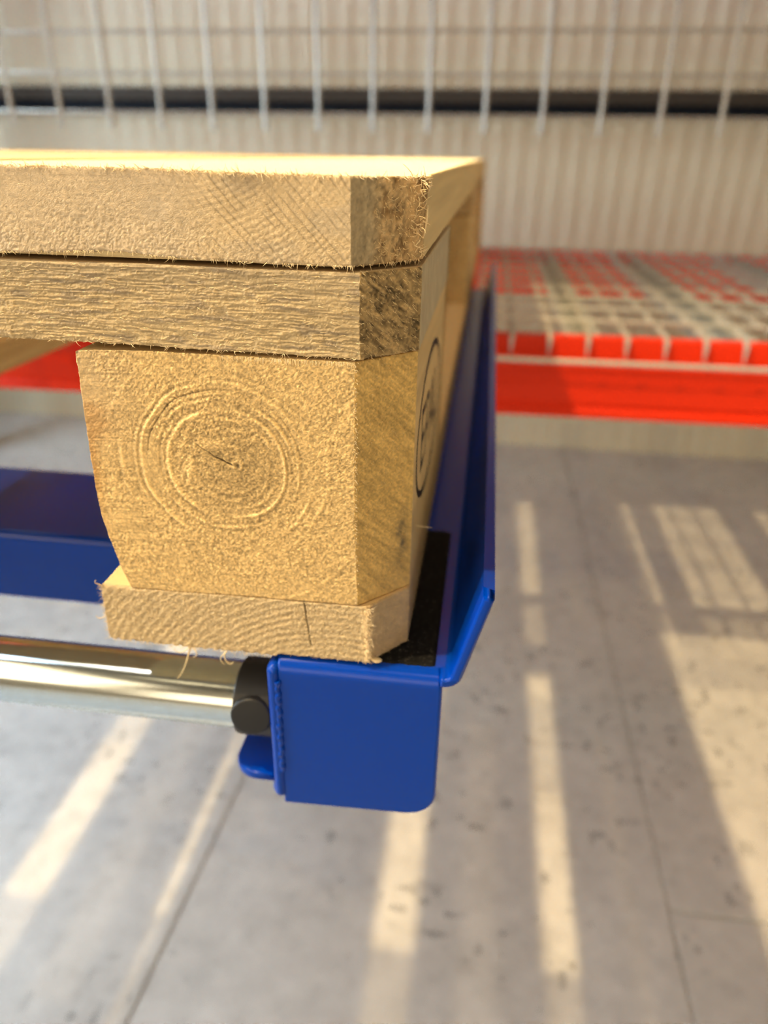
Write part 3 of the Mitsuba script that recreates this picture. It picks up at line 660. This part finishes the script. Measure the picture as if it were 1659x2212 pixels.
def bas_col(Rg, U, P, h):
    x, z = P[..., 0], P[..., 2]
    r1 = np.hypot(x + 22, (z + 30) * 1.15) + 1.0 * sp(x, z, .14, 301) + .35 * sp(x, z, .5, 302); w = ridge((r1 / 2.75) % 1.0)
    c = lerp(np.array([.475, .345, .185]), np.array([.53, .395, .215]), w) * (1 + .2 * sp(x, z, 1.35, 303) + .2 * sp(x, z, 2.7, 304))[..., None]
    c = c * (1 + np.clip(h, -.4, .4) * .7)[..., None]  # darkened with relief depth, painted shade in the hollows
    c = c * (1 - .6 * np.exp(-((x + 30.5 + .12 * (z - 11)) / .2) ** 2) * (z > 5))[..., None]
    cc = shade(np.array([.50, .35, .18]), .85 + .3 * nf(q3(U * .3, z * .3, z * 0), 3, 321)) * (1 + np.clip(h, -.3, .3) * 1.2)[..., None]
    cs = shade(np.array([.52, .36, .17]), .84 + .3 * nf(q3(U * .02, z * .3, z * 0), 3, 323))
    ct = np.broadcast_to(np.array([.70, .50, .24]), c.shape)
    return np.where((Rg == 0)[..., None], c, np.where((Rg == 1)[..., None], cc, np.where((Rg == 2)[..., None], cs, ct)))
bs_bot = interp([(-101, -.6), (-88, -.7), (-73, -.95), (-57, -.95), (-26, -.7), (-11, -.3), (0, 0)])
def bas_shape(P, Q):
    x, y, z = Q[..., 0], Q[..., 1], Q[..., 2]
    f = np.clip(1 - y / 150, 0, 1)
    lo = f * (bs_bot(x) + .45 * (nz(q3(x * .8, x * 0, x * 0), 331) - .5)); lo = np.maximum(lo, np.where(x > -41.5, -.12, -2))
    hi = np.where(True, interp([(-101, 21.2), (-89, 20.6), (-55, 21.4), (0, 21.7)])(x), 22)
    Q[..., 2] = lo + z / 21.6 * (hi - lo)
    Q[..., 0] = x - np.where(x < -90, .4 * (1 - z / 21.6), 0)
    return Q
put_fine("pallet__base_board", fine_board(-99.3, -99.3, .2, 11.8, 13.6, 0, 21.6, 1200, .21, .2, bas_shape, bas_relief, bas_col, edge_r=.8, side_fine=30))
_n.update({"pallet__block": 0, "pallet__deck_board": 0, "pallet__stringer_board": 0, "pallet__base_board": 0})
# --- the other boards and blocks
for x0, x1 in ((-286, -186), (-472.5, -327.5), (-614, -514), (-800, -655)):
    add(num("pallet__deck_board"), rbox(x0, x1, 0, 1200, 122.3, 144, 1.2), "wood_plain")
for y in (527.5, 1055): add(num("pallet__stringer_board"), rbox(-800, 0, y, y + 145, 100.2, 122, 1.2), "wood_cross")
for x0, x1 in ((-472.5, -327.5), (-800, -700)): add(num("pallet__base_board"), rbox(x0, x1, 0, 1200, 0.1, 21.7, 1.2), "wood_plain")
for x0, x1 in ((-100, 0), (-472.5, -327.5), (-800, -700)):
    for y in (0, 527.5, 1055):
        if x0 == -100 and y == 0: continue
        add(num("pallet__block"), rbox(x0, x1, y, y + 145, 21.9, 99.4, 1.5), "wood_plain")
# --- oval stamp on the side of the corner block, with its letters
def side_mesh(polys, x, t=.09):
    ms = []
    for g in polys:
        m = trimesh.creation.extrude_polygon(g, t, engine="earcut"); v = m.vertices
        m.vertices = np.stack([x + v[:, 2], v[:, 0], v[:, 1]], 1); ms.append(m)
    return cat(*ms)
th = np.linspace(0, 2 * np.pi, 90, endpoint=False)
def oval(a, b): return Polygon(np.stack([71 + a * np.cos(th), 62 + b * np.sin(th)], 1))
add("pallet__block__stamp", side_mesh([oval(49.5, 26).difference(oval(46.8, 23.4))], .13), "ink")
lab("pallet__block__stamp", "black oval stamp")
tm = meshkit.text_mesh("EPAL", 22, .09); v = np.array(tm.vertices)
v[:, 0] *= 66 / (v[:, 0].max() - v[:, 0].min()); v[:, 0] -= v[:, 0].min()
tm.vertices = np.stack([.13 + v[:, 2], 38.5 + v[:, 0], 51.5 + v[:, 1]], 1)
if tm.volume < 0: tm.invert()
add("pallet__block__lettering", tm, "ink"); lab("pallet__block__lettering", "stamped letters EPAL in the oval")

# --- torn fibres and splinters
def fibre(p, d, L, r, curl, g, segs=5):
    d = np.asarray(d, float) / np.linalg.norm(d); q = g.normal(size=3); q -= q @ d * d; q /= np.linalg.norm(q)
    r = r * 1.55; L = L * 1.15
    t = np.linspace(0, 1, segs)
    pts = np.asarray(p, float) + d * (L * t)[:, None] + q * (curl * L * t ** 2)[:, None]
    return tube(pts, r * (1 - .75 * t), 4)
def tuft(key, specs, bsdf="fibre"):
    add(key, cat(*specs), bsdf); lab(key, "pale torn wood fibres", kind="stuff")
g = np.random.default_rng(11)
fs = []
for x in g.uniform(-113, -2, 520):
    y = -.1 if x < -16.2 else (x + 16.2)
    den = .35 + .9 * np.exp(-((x + 48) / 14) ** 2) + .5 * np.exp(-((x + 5) / 8) ** 2)
    d = (g.normal() * .9, -.35 - .5 * g.random(), g.normal() * .55)
    fs.append(fibre((x, y + .3, tp_top(x) - .35 * g.random()), d, g.uniform(.5, 2.0) * (.6 + .5 * den), g.uniform(.035, .085), g.normal() * .5, g))
for x in np.concatenate([g.uniform(-113, -1, 130), np.repeat(g.uniform(-113, -1, 26), 6) + g.normal(size=156) * .6]):
    y = 0 if x < -16.2 else (x + 16.2)
    fs.append(fibre((x, y + .1, tp_bot(x) + .35), (g.normal() * .6, -.25, -.7 - .3 * g.random()), g.uniform(.25, 1.0) * (1 + g.random() ** 4), g.uniform(.04, .08), g.normal() * .5, g))
for _ in range(190):
    a = g.random(); x, y, z = -3.5 + 3.6 * g.random(), 12.5 + 5 * g.random(), 143.4 - 20 * g.random() ** 1.8
    fs.append(fibre((x, y, z), (.8 * g.random() + .1, -.7 * g.random(), g.normal() * .5 - .1), g.uniform(.5, 2.4), g.uniform(.05, .13), g.normal() * .7, g))
for _ in range(260):
    u = g.uniform(7, 23); x, y = -16.2 + u * .705, u * .709
    fs.append(fibre((x, y, g.uniform(123, 143)), (.4 * g.normal() + .3, -.5, -.3 + .5 * g.normal()), g.uniform(.4, 1.4), g.uniform(.03, .07), g.normal() * .6, g))
tuft("pallet__deck_board__fibres", fs)
for k_, (p, q, rr) in enumerate((((1.0, 17.5, 139.8), (.9, 24.5, 142.2), .42), ((.3, 15.5, 128.5), (1.2, 15.3, 136.5), .25))):
    p, q = np.array(p), np.array(q); t = np.linspace(0, 1, 7)[:, None]
    add(num("pallet__deck_board__splinter"), tube(p + (q - p) * t + np.array([.5, -.3, 0]) * (t * (1 - t)) * 2, rr * np.sin(np.linspace(.35, 2.9, 7)), 6), "fibre", smooth=50)
fs = []
for _ in range(330):
    x, z = g.uniform(-117, -14.5), g.uniform(100.2, 121.5)
    fs.append(fibre((x, .02, z), (1 if g.random() < .7 else -1, -.12 - .25 * g.random(), g.normal() * .12), g.uniform(.6, 2.2), g.uniform(.025, .06), g.normal() * .1, g))
for _ in range(420):
    u = g.uniform(0, 20); x, y = -13.9 + u * .717, u * .697
    fs.append(fibre((x, y, g.uniform(99.6, 122)), (.75, -.35 * g.random() - .1, -.5 + .25 * g.normal()), g.uniform(.3, 1.1), g.uniform(.02, .05), g.normal() * .3, g))
for x in g.uniform(-117, 0, 130):
    y = 0 if x < -13.9 else (x + 13.9)
    fs.append(fibre((x, y + .1, st_bot(x) + .2), (g.normal(), -.3, -.4), g.uniform(.4, 1.4), g.uniform(.03, .07), g.normal() * .4, g))
tuft("pallet__stringer_board__fibres", fs)
fs = []
for _ in range(420):
    z = g.uniform(22, 98.6)
    fs.append(fibre((-15.3 + g.normal() * .3, .05 + .2 * g.random(), z), (.5 + .3 * g.normal(), -.5, -.3 + .4 * g.normal()), g.uniform(.25, .8), g.uniform(.025, .055), g.normal() * .5, g))
for _ in range(260):
    u = g.uniform(1, 21); fs.append(fibre((-15.3 + u * .716, u * .698, g.uniform(22, 98)), (.6, -.3, -.55 + .3 * g.normal()), g.uniform(.3, .9), g.uniform(.02, .05), g.normal() * .4, g))
for x in g.uniform(-52, -15.5, 150):
    fs.append(fibre((x, .05, 98.5), (g.normal() * .1, -.15, -1), g.uniform(.6, 1.7), g.uniform(.03, .06), g.normal() * .15, g))
fs.append(fibre((.3, 29, 36.5), (.9, .35, -.3), 5.5, .16, .1, g))
tuft("pallet__block__fibres", fs)
fs = []
for _ in range(1100):
    x, z = g.uniform(-99, -11.6), g.uniform(.2, 21.4)
    fs.append(fibre((x, .02, z), (g.normal() * .5, -.35, -.6 + .4 * g.normal()), g.uniform(.3, .9), g.uniform(.03, .07), g.normal() * .5, g))
for _ in range(420):
    fs.append(fibre((-11.8 + g.normal() * .8, .2 * g.random(), g.uniform(0.3, 21)), (.7 + .3 * g.normal(), -.45, .2 + .5 * g.normal()), g.uniform(.5, 1.9), g.uniform(.03, .075), g.normal() * .5, g))
for _ in range(300):
    u = g.uniform(1, 18); fs.append(fibre((-11.8 + u * .66, u * .755, g.uniform(.3, 21)), (.5, -.4, .3 * g.normal()), g.uniform(.3, 1.0), g.uniform(.03, .06), g.normal() * .5, g))
for z in g.uniform(0, 21, 90):
    fs.append(fibre((-99.3, .1, z), (-.9, -.2, g.normal() * .5), g.uniform(.4, 1.6), g.uniform(.03, .07), g.normal() * .5, g))
for x in g.uniform(-99, -42.5, 130):
    fs.append(fibre((x, .1, bs_bot(x) + .2), (g.normal() * .7, -.3, -.6), g.uniform(.4, 1.6), g.uniform(.03, .07), g.normal() * .5, g))
tuft("pallet__base_board__fibres", fs)
chip = trimesh.creation.icosphere(2, 1.0); chip.vertices = chip.vertices * [1.9, 1.2, .75] * (1 + .25 * (nz(chip.vertices * 2.1 + 5, 9) - .5))[:, None] + [-8.6, 1.2, .75]
add(num("pallet__base_board__splinter"), chip, "fibre", smooth=40)
def hang(pts, r):
    p = np.array(pts, float); t = np.linspace(0, len(p) - 1, 14); from scipy.interpolate import CubicSpline
    return tube(CubicSpline(np.arange(len(p)), p)(t), r * (1 - .5 * np.linspace(0, 1, 14)), 6)
for pts, r in (([(-71.5, 1, -.8), (-72.3, -.5, -4.2), (-74, -1.0, -9), (-77.0, -.6, -14)], .30), ([(-71.6, 0, -.6), (-74.5, -.8, -2.6), (-77, -.6, -1.6)], .20), ([(-70.5, 0, -.7), (-69, -.8, -2.8), (-70.4, -.9, -4)], .2),
               ([(-58.5, 0, -.8), (-59.4, -.6, -3.0), (-58.2, -.8, -5.2), (-56.6, -.6, -4.6)], .26), ([(-58.6, 0, -.8), (-60.8, -.6, -3.6), (-59.6, -.6, -6)], .2), ([(-99.5, .5, 9), (-101.5, -.3, 7.8), (-103, -.4, 8.6)], .18), ([(-99.5, .5, 20.5), (-101, -.3, 21.6), (-100.4, -.5, 23)], .18)):
    add(num("pallet__base_board__splinter"), hang(pts, r), "fibre", smooth=50)
